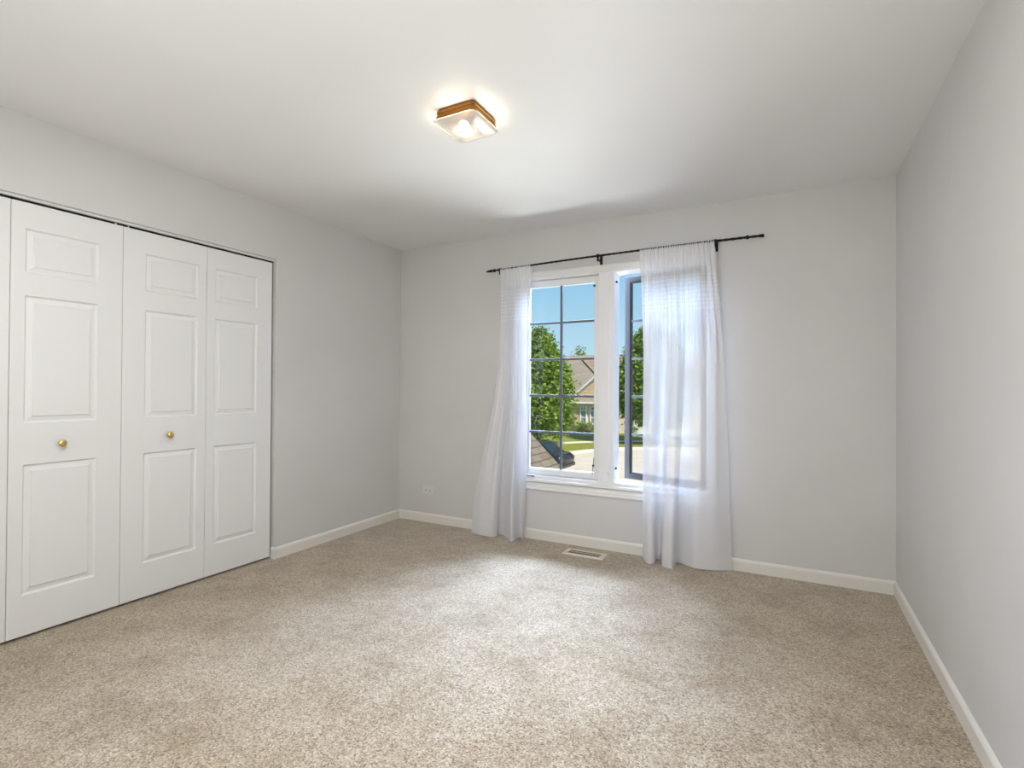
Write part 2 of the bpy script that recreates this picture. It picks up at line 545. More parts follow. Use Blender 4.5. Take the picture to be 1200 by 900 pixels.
def door_leaf(parent, y_left, wide_left):
    """leaf spanning y_left .. y_left+LEAF_W; front at DX facing +x"""
    bm = NB()
    y0, y1 = y_left, y_left + LEAF_W
    if wide_left:
        p0, p1 = y0 + 0.110, y1 - 0.052
    else:
        p0, p1 = y0 + 0.052, y1 - 0.110
    ys = [y0, p0, p1, y1]
    zs = [DZ0]
    for a, b in PANELS:
        zs += [a, b]
    zs.append(DZ1)
    V = {}

    def vert(y, z, x):
        k = (round(y, 5), round(z, 5), round(x, 5))
        if k not in V:
            V[k] = bm.verts.new((x, y, z))
        return V[k]

    def quad(a, b, c, d):
        bm.faces.new((a, b, c, d))
    for i in range(3):
        for j in range(len(zs) - 1):
            if i == 1 and j % 2 == 1:
                # moulded panel: quick step in, flat gutter, long rise, raised field
                rings = [(0.0, 0.0), (0.003, -0.0050), (0.007, -0.0095), (0.011, -0.0095), (0.031, -0.0052), (0.0325, -0.0012), (0.0345, -0.0006)]
                prev = None
                for ins, dx in rings:
                    cur = [vert(a, b, DX + dx) for a, b in ((ys[1] + ins, zs[j] + ins), (ys[2] - ins, zs[j] + ins),
                                                            (ys[2] - ins, zs[j + 1] - ins), (ys[1] + ins, zs[j + 1] - ins))]
                    if prev:
                        for k in range(4):
                            quad(prev[k], prev[(k + 1) % 4], cur[(k + 1) % 4], cur[k])
                    prev = cur
                quad(*prev)
            else:
                quad(vert(ys[i], zs[j], DX), vert(ys[i + 1], zs[j], DX), vert(ys[i + 1], zs[j + 1], DX), vert(ys[i], zs[j + 1], DX))
    T = DX - 0.033
    # sides and back
    for i in range(3):
        quad(vert(ys[i], DZ0, DX), vert(ys[i + 1], DZ0, DX), vert(ys[i + 1], DZ0, T), vert(ys[i], DZ0, T))
        quad(vert(ys[i], DZ1, DX), vert(ys[i + 1], DZ1, DX), vert(ys[i + 1], DZ1, T), vert(ys[i], DZ1, T))
    for j in range(len(zs) - 1):
        quad(vert(y0, zs[j], DX), vert(y0, zs[j + 1], DX), vert(y0, zs[j + 1], T), vert(y0, zs[j], T))
        quad(vert(y1, zs[j], DX), vert(y1, zs[j + 1], DX), vert(y1, zs[j + 1], T), vert(y1, zs[j], T))
    for i in range(3):
        for j in range(len(zs) - 1):
            quad(vert(ys[i], zs[j], T), vert(ys[i + 1], zs[j], T), vert(ys[i + 1], zs[j + 1], T), vert(ys[i], zs[j + 1], T))
    return link('door_leaf', bm, M['door'], parent, bevel=0.0015, seg=1, angle=60), (p0 + p1) / 2


def door_knob(leaf, y, z):
    bm = NB()
    lathe(bm, [(0.0, 0.0115), (0.003, 0.0115), (0.005, 0.007), (0.012, 0.006), (0.015, 0.011), (0.019, 0.0165),
               (0.024, 0.0175), (0.028, 0.0145), (0.030, 0.008), (0.0305, 0.001)], (DX, y, z), (1, 0, 0), 24)
    o = link('door_knob', bm, M['brass'], leaf, smooth=True)
    o['label'] = 'polished brass knob'
    return o


def pivot_pin(leaf, y):
    bm = NB()
    lathe(bm, [(0, 0.004), (0.02, 0.004)], (DX - 0.006, y, DZ1 - 0.001), (0, 0, 1), 10)
    return link('pivot_pin', bm, M['alloy'], leaf)


def hinge(leaf, y, z):
    bm = NB()
    box(bm, DX - 0.030, DX - 0.0005, y - 0.0018, y + 0.0018, z - 0.035, z + 0.035)
    return link('hinge', bm, M['alloy'], leaf)


DR = -1.3205                       # right edge of the leaf next to the opening's jamb
starts = [DR - LEAF_W - i * PITCH for i in range(4)]     # D, C, B, A
d1 = tag(empty('door_1', (0, 0, 0)), 'white bifold closet door next to the bare wall strip, knob on its far leaf from the jamb', 'door', kind='structure')
d2 = tag(empty('door_2', (0, 0, 0)), 'white bifold closet door cut by the photo edge, bigger brass knob beside the seam', 'door', kind='structure')
lD, _ = door_leaf(d1, starts[0], False)
lC, cC = door_leaf(d1, starts[1], True)
lB, cB = door_leaf(d2, starts[2], False)
lA, _ = door_leaf(d2, starts[3], True)
door_knob(lC, cC - 0.016, 0.905)
door_knob(lB, cB - 0.004, 0.903)
for z in (0.3, 1.1, 1.85):
    hinge(lC, starts[0] - 0.002, z)
    hinge(lB, starts[2] - 0.002, z)
pivot_pin(lB, starts[1] - 0.035)
pivot_pin(lC, starts[1] + 0.025)

bm = NB()
box(bm, DX - 0.034, DX - 0.012, CL_Y0 + 0.002, CL_Y1 - 0.002, DZ1 + 0.006, CL_H - 0.0005)
tag(link('door_track', bm, M['dark'], None, bevel=0.001), 'dark metal track in the gap above the closet doors', 'door track', kind='structure')

bm = NB()
box(bm, DX - 0.010, DX + 0.006, CL_Y0 + 0.002, CL_Y1 - 0.001, DZ1 + 0.0125, CL_H - 0.0003)
struct('trim_2', bm, M['trim'], 'thin white header strip just above the closet doors', 'trim')

# ------------------------------------------------------------------ window
win = tag(empty('window_1', (0, 0, 0)), 'white twin casement window, one side closed, the other swung open', 'window', kind='structure')


def ring_xz(bm, x0, x1, z0, z1, w, y0, y1, wb=None, wt=None):
    """rectangular frame of width w between depths y0..y1"""
    wb = w if wb is None else wb
    wt = w if wt is None else wt
    box(bm, x0, x0 + w, y0, y1, z0, z1)
    box(bm, x1 - w, x1, y0, y1, z0, z1)
    box(bm, x0 + w, x1 - w, y0, y1, z0, z0 + wb)
    box(bm, x0 + w, x1 - w, y0, y1, z1 - wt, z1)


LX0, LX1, RX0, RX1 = 1.232, 1.882, 2.000, 2.642        # the two casement openings
OZ0, OZ1 = 0.497, 2.045
bm = NB()                                              # frame and mullion
box(bm, WIN_X0 + 0.001, LX0, 0.0, WT - 0.002, WIN_Z0 + 0.001, WIN_Z1 - 0.001)
box(bm, RX1, WIN_X1 - 0.001, 0.0, WT - 0.002, WIN_Z0 + 0.001, WIN_Z1 - 0.001)
box(bm, LX0, RX1, 0.0, WT - 0.002, WIN_Z0 + 0.001, OZ0)
box(bm, LX0, RX1, 0.0, WT - 0.002, OZ1, WIN_Z1 - 0.001)
box(bm, LX1, RX0, 0.0, WT - 0.002, OZ0, OZ1)
box(bm, LX1 + 0.038, RX0 - 0.038, -0.006, 0.0, OZ0, OZ1)
link('window_frame', bm, M['vinyl'], win, bevel=0.003)
bm = NB()                                              # stool: ledge under the sashes
box(bm, WIN_X0 - 0.006, WIN_X1 + 0.006, -0.026, 0.001, 0.452, 0.474)
link('window_ledge', bm, M['vinyl'], win, bevel=0.005, seg=3)


def casing_prof(s):
    # (out-of-wall depth, across) moulding section from inner edge to outer edge
    return [(0.0, 0.0), (0.010, 0.0), (0.013, 0.004), (0.013, 0.014), (0.017, 0.022), (0.017, 0.034), (0.020, 0.038), (0.020, 0.046), (0.016, 0.050), (0.0, 0.050)]


cas = tag(empty('trim_1', (0, 0, 0)), 'white moulded casing around the window', 'window casing', kind='structure')
CX0, CX1, CZ0, CZ1 = WIN_X0 - 0.002, WIN_X1 + 0.002, 0.446, WIN_Z1 - 0.012
CW = 0.052


def mitred(bm, p, q, inward, cw):
    """moulding along edge p->q (inner corners, 2-D x,z) widening away from the window, mitred"""
    prof = casing_prof(1)
    A, B = [], []
    d = (Vector(q) - Vector(p)).normalized()
    o = -Vector(inward)
    for dep, ac in prof:
        ac = ac * cw / 0.05
        a = Vector(p) - d * ac + o * ac
        b = Vector(q) + d * ac + o * ac
        A.append(bm.verts.new((a.x, -dep, a.y)))
        B.append(bm.verts.new((b.x, -dep, b.y)))
    n = len(prof)
    for i in range(n):
        bm.faces.new((A[i], B[i], B[(i + 1) % n], A[(i + 1) % n]))
    bm.faces.new(A)
    bm.faces.new(B[::-1])


for nm, p, q, inw in (('head_casing', (CX0, CZ1), (CX1, CZ1), (0, -1)), ('side_casing', (CX0, CZ0), (CX0, CZ1), (1, 0)),
                      ('side_casing', (CX1, CZ0), (CX1, CZ1), (-1, 0)), ('apron_casing', (CX0, CZ0), (CX1, CZ0), (0, 1))):
    bm = NB()
    mitred(bm, p, q, inw, 0.058 if nm == 'apron_casing' else 0.050)
    link(nm, bm, M['trim'], cas)


def sash(parent, w, frame_mat, grid_mat, dark_out):
    """casement sash in its own frame: x 0..w, y 0..0.04, z OZ0..OZ1"""
    h0, h1 = OZ0 + 0.003, OZ1 - 0.003
    ST = 0.044
    bm = NB()
    ring_xz(bm, 0.003, w - 0.003, h0, h1, ST, 0.0, 0.040)
    ring_xz(bm, 0.003 + ST, w - 0.003 - ST, h0 + ST, h1 - ST, 0.006, 0.008, 0.034)
    fr = link('sash', bm, frame_mat, parent, bevel=0.002)
    gx0, gx1, gz0, gz1 = 0.003 + ST + 0.006, w - 0.009 - ST, h0 + ST + 0.006, h1 - ST - 0.006
    bm = NB(); box(bm, gx0 - 0.004, gx1 + 0.004, 0.018, 0.022, gz0 - 0.004, gz1 + 0.004)
    link('glass_pane', bm, M['glass'], fr)
    bm = NB()
    cx = (gx0 + gx1) / 2
    MW = 0.0085
    box(bm, cx - MW, cx + MW, 0.010, 0.030, gz0, gz1)
    for k in range(1, 5):
        z = gz0 + (gz1 - gz0) * k / 5
        box(bm, gx0, cx - MW, 0.011, 0.029, z - MW, z + MW)
        box(bm, cx + MW, gx1, 0.011, 0.029, z - MW, z + MW)
    g = link('muntin_grid', bm, grid_mat, fr, bevel=0.002)
    g['label'] = 'white bars dividing the pane into ten lights, coloured grey as if backlit'
    return fr


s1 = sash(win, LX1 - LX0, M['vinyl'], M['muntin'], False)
s1.location = (LX0, 0.050, 0)
s1['label'] = 'closed white casement sash'
s2 = sash(win, RX1 - RX0, M['sash_backlit'], M['muntin'], True)
TH = math.radians(14)
s2.location = (RX1, 0.060, 0)
# hinge on its far stile: rotate about the jamb, free edge swings outward
s2.rotation_euler = (0, 0, -TH)
s2.data.transform(Matrix.Translation((-(RX1 - RX0), 0, 0)))
for c in s2.children:
    c.data.transform(Matrix.Translation((-(RX1 - RX0), 0, 0)))
s2['label'] = 'white casement sash swung outward, coloured dark grey as if backlit'

# hardware
bm = NB()
prism(bm, [(-0.026, 0.474), (-0.002, 0.474), (-0.002, 0.505), (-0.012, 0.505), (-0.024, 0.488)], 'x', 1.285, 1.365)
crank = link('crank_operator', bm, M['vinyl'], win, bevel=0.003)
bm = NB()
tube(bm, [(1.365, -0.016, 0.496), (1.345, -0.030, 0.500), (1.30, -0.034, 0.499), (1.275, -0.034, 0.499)], [0.006, 0.006, 0.005, 0.0075], 10)
link('crank_handle', bm, M['grey'], crank, smooth=True)
bm = NB()
box(bm, 1.955, 1.975, -0.010, 0.001, 0.545, 0.640)
lock = link('sash_lock', bm, M['vinyl'], win, bevel=0.004)
bm = NB()
tube(bm, [(1.965, -0.010, 0.565), (1.965, -0.026, 0.572), (1.967, -0.030, 0.61), (1.968, -0.028, 0.645)], [0.006, 0.006, 0.0055, 0.004], 10)
link('lock_lever', bm, M['vinyl'], lock, smooth=True)
bm = NB()
tube(bm, [(1.826, 0.035, 0.545), (1.832, 0.036, 0.60), (1.836, 0.038, 0.665)], [0.0028, 0.0028, 0.0018], 8)
lathe(bm, [(-0.008, 0.003), (-0.006, 0.008), (0.006, 0.008), (0.008, 0.003)], (1.8325, 0.036, 0.605), (0, 0, 1), 10)
link('screen_latch', bm, M['black'], win)
for x, z in ((1.834, 1.965), (2.012, 1.975), (2.012, 0.60)):
    bm = NB()
    lathe(bm, [(0, 0.008), (0.008, 0.008), (0.010, 0.005)], (x, 0.045 if x < 1.9 else 0.03, z), (0, -1, 0), 12)
    link('screen_clip', bm, M['black'], win)

# ------------------------------------------------------------------ curtain rod
ROD_Y = -0.082


def rod_z(x):
    return 2.133 + (x - 0.955) * (2.160 - 2.133) / (2.992 - 0.955) + 0.010 * math.sin(PI * max(0, min(1, (x - 0.955) / 2.037)))


rod = tag(empty('curtain_rod', (1.9, 0, 2.15)), 'black twisted metal curtain rod across the top of the window', 'curtain rod')


def rodlink(name, bm, **kw):
    o = link(name, bm, M['black'], None, **kw)
    o.data.transform(Matrix.Translation((-1.9, 0, -2.15)))
    o.parent = rod
    return o


bm = NB()
N = 300
xs = [1.0 + (2.975 - 1.0) * i / N for i in range(N + 1)]
tube(bm, [(x, ROD_Y, rod_z(x)) for x in xs], [0.0068 if x < 2.2 else 0.0078 for x in xs], 16, twist=38.0, lobes=4, lobe_amp=0.16)
rodlink('pole', bm)
bm = NB()
x0 = 0.952
tube(bm, [(x0, ROD_Y, rod_z(x0)), (x0 + 0.012, ROD_Y, rod_z(x0)), (x0 + 0.045, ROD_Y, rod_z(x0 + .04)), (x0 + 0.06, ROD_Y, rod_z(1.01)), (x0 + 0.070, ROD_Y, rod_z(1.02))],
     [0.002, 0.006, 0.0115, 0.009, 0.008], 14)
rodlink('finial', bm, smooth=True)
bm = NB()
x1 = 2.965
tube(bm, [(x1, ROD_Y, rod_z(x1)), (x1 + 0.004, ROD_Y, rod_z(x1)), (x1 + 0.027, ROD_Y, rod_z(x1)), (x1 + 0.029, ROD_Y, rod_z(x1))],
     [0.008, 0.0105, 0.0105, 0.009], 14)
rodlink('finial', bm, smooth=True)
for xc in (1.033, 2.899):
    bm = NB()
    tube(bm, [(xc - 0.008, ROD_Y, rod_z(xc)), (xc - 0.005, ROD_Y, rod_z(xc)), (xc + 0.005, ROD_Y, rod_z(xc)), (xc + 0.008, ROD_Y, rod_z(xc))], [0.009, 0.0135, 0.0135, 0.009], 14)
    rodlink('collar', bm, smooth=True)
for xb in (1.083, 1.902, 2.704):
    z = rod_z(xb)
    bm = NB()
    box(bm, xb - 0.010, xb + 0.010, -0.004, 0.0, z - 0.050, z + 0.022)          # wall plate
    tube(bm, [(xb, -0.003, z - 0.030), (xb, -0.05, z - 0.028), (xb, ROD_Y, z - 0.022), (xb, ROD_Y - 0.012, z - 0.010), (xb, ROD_Y - 0.013, z + 0.004)], 0.0055, 10)
    tube(bm, [(xb, ROD_Y, z - 0.040), (xb, ROD_Y, z - 0.036), (xb, ROD_Y, z - 0.010)], [0.005, 0.0075, 0.0075], 10)
    tube(bm, [(xb - 0.011, ROD_Y, z), (xb + 0.011, ROD_Y, z)], 0.0125, 14)
    rodlink('bracket', bm, bevel=0.001)


# ------------------------------------------------------------------ curtains
def catmull(pts, n):
    P = [Vector(p) for p in pts]
    P = [P[0] * 2 - P[1]] + P + [P[-1] * 2 - P[-2]]
    out_ = []
    segs = len(P) - 3
    for i in range(n + 1):
        t = i / n * segs
        k = min(int(t), segs - 1)
        f = t - k
        a, b, c, d = P[k:k + 4]
        out_.append(0.5 * ((2 * b) + (c - a) * f + (2 * a - 5 * b + 4 * c - d) * f * f + (3 * b - a - 3 * c + d) * f ** 3))
    return out_


def curtain(label, cat_group, top_x0, top_x1, mid, bottom, folds, seed, fade):
    """sheet hung from the rod: gathered along the top, falling to the plan line 'bottom' at the carpet"""
    rnd = random.Random(seed)
    root = empty('curtain', ((top_x0 + top_x1) / 2, ROD_Y, 0))
    tag(root, label, 'curtain', cat_group)
    NS, NT = 260, 90
    bot = catmull(bottom, NS)
    ph = [rnd.uniform(0, 2 * PI) for _ in range(4)]
    gather = []
    for i in range(NS + 1):
        s = i / NS
        # uneven gathers on the rod
        a = 0.012 * math.sin(2 * PI * folds * s + 2.2 * math.sin(2 * PI * 1.7 * s + ph[0])) + 0.005 * math.sin(2 * PI * folds * 2.3 * s + ph[1])
        gather.append(a)
    bm = NB()
    rows = []
    for j in range(NT + 1):
        t = j / NT                                   # 0 at rod, 1 at floor
        row = []
        for i in range(NS + 1):
            s = i / NS
            xt = top_x0 + (top_x1 - top_x0) * s
            yt = ROD_Y + gather[i]
            ztop = rod_z(xt) - 0.003 + 0.0075 * math.sin(2 * PI * 5 * folds * s / 2 + ph[2] + 3 * math.sin(9 * s))
            zbot = 0.006 + 0.004 * math.sin(9 * s + ph[3])
            b = bot[i]
            e0 = mid[0](t)
            k = t ** 1.25
            # left edge / right edge follow the measured fall; interior follows the folds
            x = xt * (1 - k) + b.x * k
            x += (e0 - (top_x0 * (1 - k) + bot[0].x * k)) * (1 - s) + (mid[1](t) - (top_x1 * (1 - k) + bot[-1].x * k)) * s
            mixf = min(1.0, t * 1.15) ** 0.9
            g = gather[i] * max(0.0, 1 - t / fade) * (1.0 + 0.5 * t)
            y = ROD_Y + g + (b.y - ROD_Y) * mixf
            pk = max(0.0, min(1.0, (0.075 - t) / 0.03))    # front of the rod pocket lies over the pole
            y = y * (1 - pk) + (ROD_Y - 0.017 + 0.35 * g) * pk
            z = ztop + (zbot - ztop) * t
            row.append(bm.verts.new((x - root.location.x, y - root.location.y, z)))
        rows.append(row)
    for j in range(NT):
        for i in range(NS):
            bm.faces.new((rows[j][i], rows[j][i + 1], rows[j + 1][i + 1], rows[j + 1][i]))
    o = link('fabric', bm, M['sheer'], root, smooth=True)
    # doubled cloth: rod pocket behind the pole and the bottom hem
    me = o.data
    for nm, ja, jb, off in (('rod_pocket', 0, 5, 0.032), ('hem', NT - 2, NT, 0.0025)):
        b2 = NB()
        rr = []
        for j in range(ja, jb + 1):
            rr.append([b2.verts.new((me.vertices[j * (NS + 1) + i].co + Vector((0, off, 0)))) for i in range(NS + 1)])
        for j in range(len(rr) - 1):
            for i in range(NS):
                b2.faces.new((rr[j][i], rr[j][i + 1], rr[j + 1][i + 1], rr[j + 1][i]))
        link(nm, b2, M['sheer'], o, smooth=True)
    for y_, x_a, x_b in ():
        pass
    return root


def interp(pts):
    def f(t):
        for (a, va), (b, vb) in zip(pts, pts[1:]):
            if t <= b:
                u = (t - a) / (b - a)
                return va + (vb - va) * u
        return pts[-1][1]
    return f


curtain('narrow sheer white curtain gathered over the closed sash, flaring wide at its hem', 'sheer white curtains',
        1.092, 1.366,
        (interp([(0, 1.092), (0.17, 1.096), (0.34, 1.088), (0.5, 1.040), (0.66, 0.962), (0.85, 0.885), (1, 0.846)]),
         interp([(0, 1.366), (0.34, 1.342), (0.66, 1.322), (1, 1.290)])),
        [(0.846, -0.115), (0.93, -0.150), (1.01, -0.155), (1.065, -0.150), (1.080, -0.090), (1.040, -0.045), (1.10, -0.040),
         (1.175, -0.100), (1.240, -0.175), (1.262, -0.165), (1.255, -0.085), (1.275, -0.055), (1.302, -0.110), (1.300, -0.075), (1.290, -0.040)],
        9, 4, 0.85)
curtain('wide sheer white curtain covering the open sash, hanging straight to the carpet', 'sheer white curtains',
        2.208, 2.690,
        (interp([(0, 2.208), (0.34, 2.236), (0.66, 2.232), (1, 2.236)]),
         interp([(0, 2.700), (0.05, 2.710), (0.1, 2.718), (0.2, 2.740), (0.34, 2.760), (0.66, 2.785), (1, 2.808)])),
        [(2.236, -0.070), (2.262, -0.130), (2.300, -0.185), (2.332, -0.165), (2.325, -0.070), (2.345, -0.045), (2.372, -0.120), (2.392, -0.172),
         (2.455, -0.185), (2.462, -0.090), (2.440, -0.050), (2.50, -0.070), (2.58, -0.125), (2.65, -0.125), (2.72, -0.105), (2.77, -0.070), (2.808, -0.040)],
        13, 7, 0.42)

# ------------------------------------------------------------------ ceiling lamp
lamp = tag(empty('ceiling_light', (1.822, -1.718, H)), 'square brass flush ceiling light with a glowing pressed glass shade', 'ceiling light')


def rsq(h, r, n=6):
    pts = []
    for k, (sx, sy) in enumerate(((1, 1), (-1, 1), (-1, -1), (1, -1))):
        for i in range(n + 1):
            a = PI / 2 * k + PI / 2 * i / n
            pts.append(((h - r) * sx + r * math.cos(a), (h - r) * sy + r * math.sin(a)))
    return pts


def loft(bm, levels, cap0=True, cap1=True):
    rings = [[bm.verts.new((x, y, z)) for x, y in rsq(h, r)] for z, h, r in levels]
    n = len(rings[0])
    for a, b in zip(rings, rings[1:]):
        for k in range(n):
            bm.faces.new((a[k], a[(k + 1) % n], b[(k + 1) % n], b[k]))
    if cap0: bm.faces.new(rings[0])
    if cap1: bm.faces.new(rings[-1][::-1])


bm = NB()
loft(bm, [(0.0, 0.096, 0.016), (-0.010, 0.098, 0.016), (-0.012, 0.102, 0.018), (-0.020, 0.103, 0.018), (-0.022, 0.099, 0.016), (-0.032, 0.100, 0.016),
          (-0.034, 0.104, 0.018), (-0.041, 0.104, 0.018), (-0.043, 0.100, 0.016), (-0.043, 0.090, 0.012), (-0.012, 0.088, 0.012)])
link('canopy', bm, M['lamp_brass'], lamp)
bm = NB()
loft(bm, [(-0.054, 0.108, 0.026), (-0.053, 0.113, 0.028), (-0.057, 0.115, 0.028), (-0.062, 0.112, 0.028), (-0.073, 0.090, 0.026), (-0.083, 0.050, 0.020), (-0.086, 0.01, 0.006)], cap0=False)
link('glass_shade', bm, M['lampglass'], lamp, smooth=True)
bm = NB()
bmesh.ops.create_uvsphere(bm, u_segments=20, v_segments=12, radius=0.026, matrix=Matrix.Translation((-0.004, -0.012, -0.056)) @ Matrix.Diagonal((0.8, 1.25, 0.75, 1)))
link('bulb', bm, M['bulb'], lamp, smooth=True)
for k in range(4):                    # added strip lights imitating a glow on the ceiling round the shade
    a = k * PI / 2
    p = Vector((1.822 + 0.110 * math.cos(a), -1.718 + 0.110 * math.sin(a), H - 0.050))
    o = add_light('added_rim_glow', 'AREA', p, 0.12, (1.0, 0.86, 0.64), size=0.18, size_y=0.012)
    o.rotation_euler = (Matrix.Rotation(a + PI / 2, 3, 'Z') @ Matrix.Rotation(PI + 0.95, 3, 'X')).to_euler()

# ------------------------------------------------------------------ outlet
outl = tag(empty('electrical_outlet', (0.326, 0, 0.282)), 'small ivory duplex outlet low on the wall beside the corner', 'outlet')
bm = NB(); box(bm, -0.057, 0.057, -0.006, 0, -0.036, 0.036)
link('cover_plate', bm, M['plate'], outl, bevel=0.004, seg=3)
for sx in (-0.022, 0.022):
    bm = NB()
    lathe(bm, [(0, 0.0165), (0.002, 0.0165), (0.0026, 0.0155)], (sx, -0.006, 0), (0, -1, 0), 24)
    soc = link('socket', bm, M['plate'], outl)
    bm = NB()
    for dz in (-0.006, 0.006):
        box(bm, sx - 0.005, sx + 0.005, -0.0092, -0.0085, dz - 0.0016, dz + 0.0016)
    lathe(bm, [(0, 0.0028), (0.0008, 0.0028)], (sx + 0.0105, -0.0085, 0), (0, -1, 0), 10)
    link('slot', bm, M['slot'], soc)
bm = NB(); lathe(bm, [(0, 0.0035), (0.001, 0.0035), (0.0018, 0.0015)], (0, -0.006, 0), (0, -1, 0), 12)
link('screw', bm, M['alloy'], outl)

# ------------------------------------------------------------------ floor register
vent = tag(empty('floor_vent', (1.846, -0.178, 0)), 'beige louvred floor register set in the carpet below the window', 'floor vent')
bm = NB()
hx, hy, ix, iy = 0.150, 0.066, 0.120, 0.044
lev = [(-hx, hx, -hy, hy, 0.001), (-hx + 0.004, hx - 0.004, -hy + 0.004, hy - 0.004, 0.007), (-ix, ix, -iy, iy, 0.010), (-ix + 0.002, ix - 0.002, -iy + 0.002, iy - 0.002, 0.002)]
rings = [[bm.verts.new(p) for p in ((a, c, z), (b, c, z), (b, d, z), (a, d, z))] for a, b, c, d, z in lev]
for r0, r1 in zip(rings, rings[1:]):
    for k in range(4):
        bm.faces.new((r0[k], r0[(k + 1) % 4], r1[(k + 1) % 4], r1[k]))
link('frame', bm, M['vent'], vent)
bm = NB()
for i in range(25):
    x = -ix + 0.005 + i * (2 * ix - 0.010) / 24
    for a, b in ((-iy, -0.003), (0.003, iy)):
        prism(bm, [(x - 0.0013, 0.0068), (x + 0.0003, 0.0068), (x + 0.0013, 0.0090), (x - 0.0003, 0.0090)], 'y', a, b)
box(bm, -ix, ix, -0.003, 0.003, 0.0066, 0.0095)
link('grille', bm, M['vent'], vent)
bm = NB(); box(bm, -ix, ix, -iy, iy, 0.0008, 0.0018)  # thin dark sheet painting in the shade of the hollow under the slats
link('duct_shade', bm, M['dark'], vent)

# ================================================================== outdoors
GZ = -2.75
bm = NB(); box(bm, -70, 45, 0.6, 110, GZ - 0.3, GZ)
struct('ground', bm, M['drive'], 'sunlit tan concrete street and drive outside the window', 'street')

KERB = [(-60, 19.8), (-24, 20.6), (-14, 22.0), (-10.5, 23.3), (-8.6, 24.9), (-7.7, 27.0), (-6.6, 28.8), (-5.0, 30.1), (-2.0, 31.4), (4, 32.4), (40, 33)]
kp = [(p.x, p.y) for p in catmull([(x, y, 0) for x, y in KERB], 60)]


def offset(line, d):
    res = []
    for i, (x, y) in enumerate(line):
        a = Vector(line[max(i - 1, 0)]); b = Vector(line[min(i + 1, len(line) - 1)])
        t = (b - a).normalized()
        res.append((x - t.y * d, y + t.x * d))
    return res


def ribbon(bm, l0, l1, z0, z1):
    n = len(l0)
    T0 = [bm.verts.new((x, y, z1)) for x, y in l0]; T1 = [bm.verts.new((x, y, z1)) for x, y in l1]
    B0 = [bm.verts.new((x, y, z0)) for x, y in l0]
    for i in range(n - 1):
        bm.faces.new((T0[i], T0[i + 1], T1[i + 1], T1[i]))
        bm.faces.new((B0[i], B0[i + 1], T0[i + 1], T0[i]))


bm = NB(); ribbon(bm, kp, offset(kp, 0.35), GZ - 0.05, GZ + 0.13)
struct('kerb', bm, M['walk'], 'pale curved concrete kerb along the far lawn', 'kerb')
bm = NB()
lawn_in = offset(kp, 0.35)
ribbon(bm, lawn_in, [(x, 75.0) for x, y in lawn_in], GZ - 0.05, GZ + 0.12)
struct('lawn', bm, M['grass'], 'mown green lawn in front of the house across the street', 'lawn')
bm = NB(); ribbon(bm, offset(kp, 3.6), offset(kp, 4.5), GZ, GZ + 0.135)
struct('sidewalk', bm, M['walk'], 'thin pale sidewalk crossing the far lawn', 'sidewalk')


# lower roof of our own house: gable wing reaching out beside the window
def uvface(bm, pts, uvs, mi=0):
    uv = bm.loops.layers.uv.verify()
    f = bm.faces.new([bm.verts.new(p) for p in pts])
    f.material_index = mi
    for l, c in zip(f.loops, uvs):
        l[uv].uv = c
    return f


ROOF_Y0, ROOF_Y1 = 0.22, 4.6
# slope line at the rake: (-0.864,0.354)->(-0.196,-0.272)
RSL = (-0.272 - 0.354) / (-0.196 + 0.864)
ex, ez = 0.75, -0.272 + RSL * (0.75 + 0.196)        # eave
rgx = -1.9; rgz = 0.354 + RSL * (rgx + 0.864)       # ridge
bm = NB()
sl = math.hypot(ex - rgx, ez - rgz)
uvface(bm, [(rgx, ROOF_Y0, rgz), (rgx, ROOF_Y1, rgz), (ex, ROOF_Y1, ez), (ex, ROOF_Y0, ez)], [(0, 0), (ROOF_Y1 - ROOF_Y0, 0), (ROOF_Y1 - ROOF_Y0, -sl), (0, -sl)])
x2 = 2 * rgx - ex
uvface(bm, [(rgx, ROOF_Y0, rgz), (x2, ROOF_Y0, ez), (x2, ROOF_Y1, ez), (rgx, ROOF_Y1, rgz)], [(0, 0), (0, -sl), (ROOF_Y1 - ROOF_Y0, -sl), (ROOF_Y1 - ROOF_Y0, 0)])
d = 0.12
uvface(bm, [(rgx, ROOF_Y1, rgz), (ex, ROOF_Y1, ez), (ex, ROOF_Y1, ez - d), (rgx, ROOF_Y1, rgz - d)], [(0, 0), (sl, 0), (sl, -.1), (0, -.1)])
uvface(bm, [(rgx, ROOF_Y1, rgz), (x2, ROOF_Y1, ez), (x2, ROOF_Y1, ez - d), (rgx, ROOF_Y1, rgz - d)], [(0, 0), (sl, 0), (sl, -.1), (0, -.1)])
uvface(bm, [(ex, ROOF_Y0, ez), (ex, ROOF_Y1, ez), (ex, ROOF_Y1, ez - d), (ex, ROOF_Y0, ez - d)], [(0, 0), (4, 0), (4, -.1), (0, -.1)])
uvface(bm, [(rgx, ROOF_Y0, rgz - d), (rgx, ROOF_Y1, rgz - d), (ex, ROOF_Y1, ez - d), (ex, ROOF_Y0, ez - d)], [(0, 0), (4, 0), (4, -sl), (0, -sl)])
wing = tag(empty('garage_wing', (0, 0, 0)), 'brown shingled lower roof slope just outside the closed sash', 'garage roof', kind='structure')
link('roof', bm, M['shingle'], wing)
bm = NB()
prism(bm, [(ex - 0.35, GZ), (ex - 0.35, ez - d - 0.35 * RSL - 0.02), (rgx, rgz - d - 0.02), (x2 + 0.35, ez - d - 0.35 * RSL - 0.02), (x2 + 0.35, GZ)], 'y', ROOF_Y0, ROOF_Y1 - 0.25)
link('wall', bm, M['siding'], wing)

# ------------------------------------------------------------------ house across the street
house = tag(empty('house', (0, 0, GZ)), 'tan brick house with brown shingled roofs across the street', 'house')


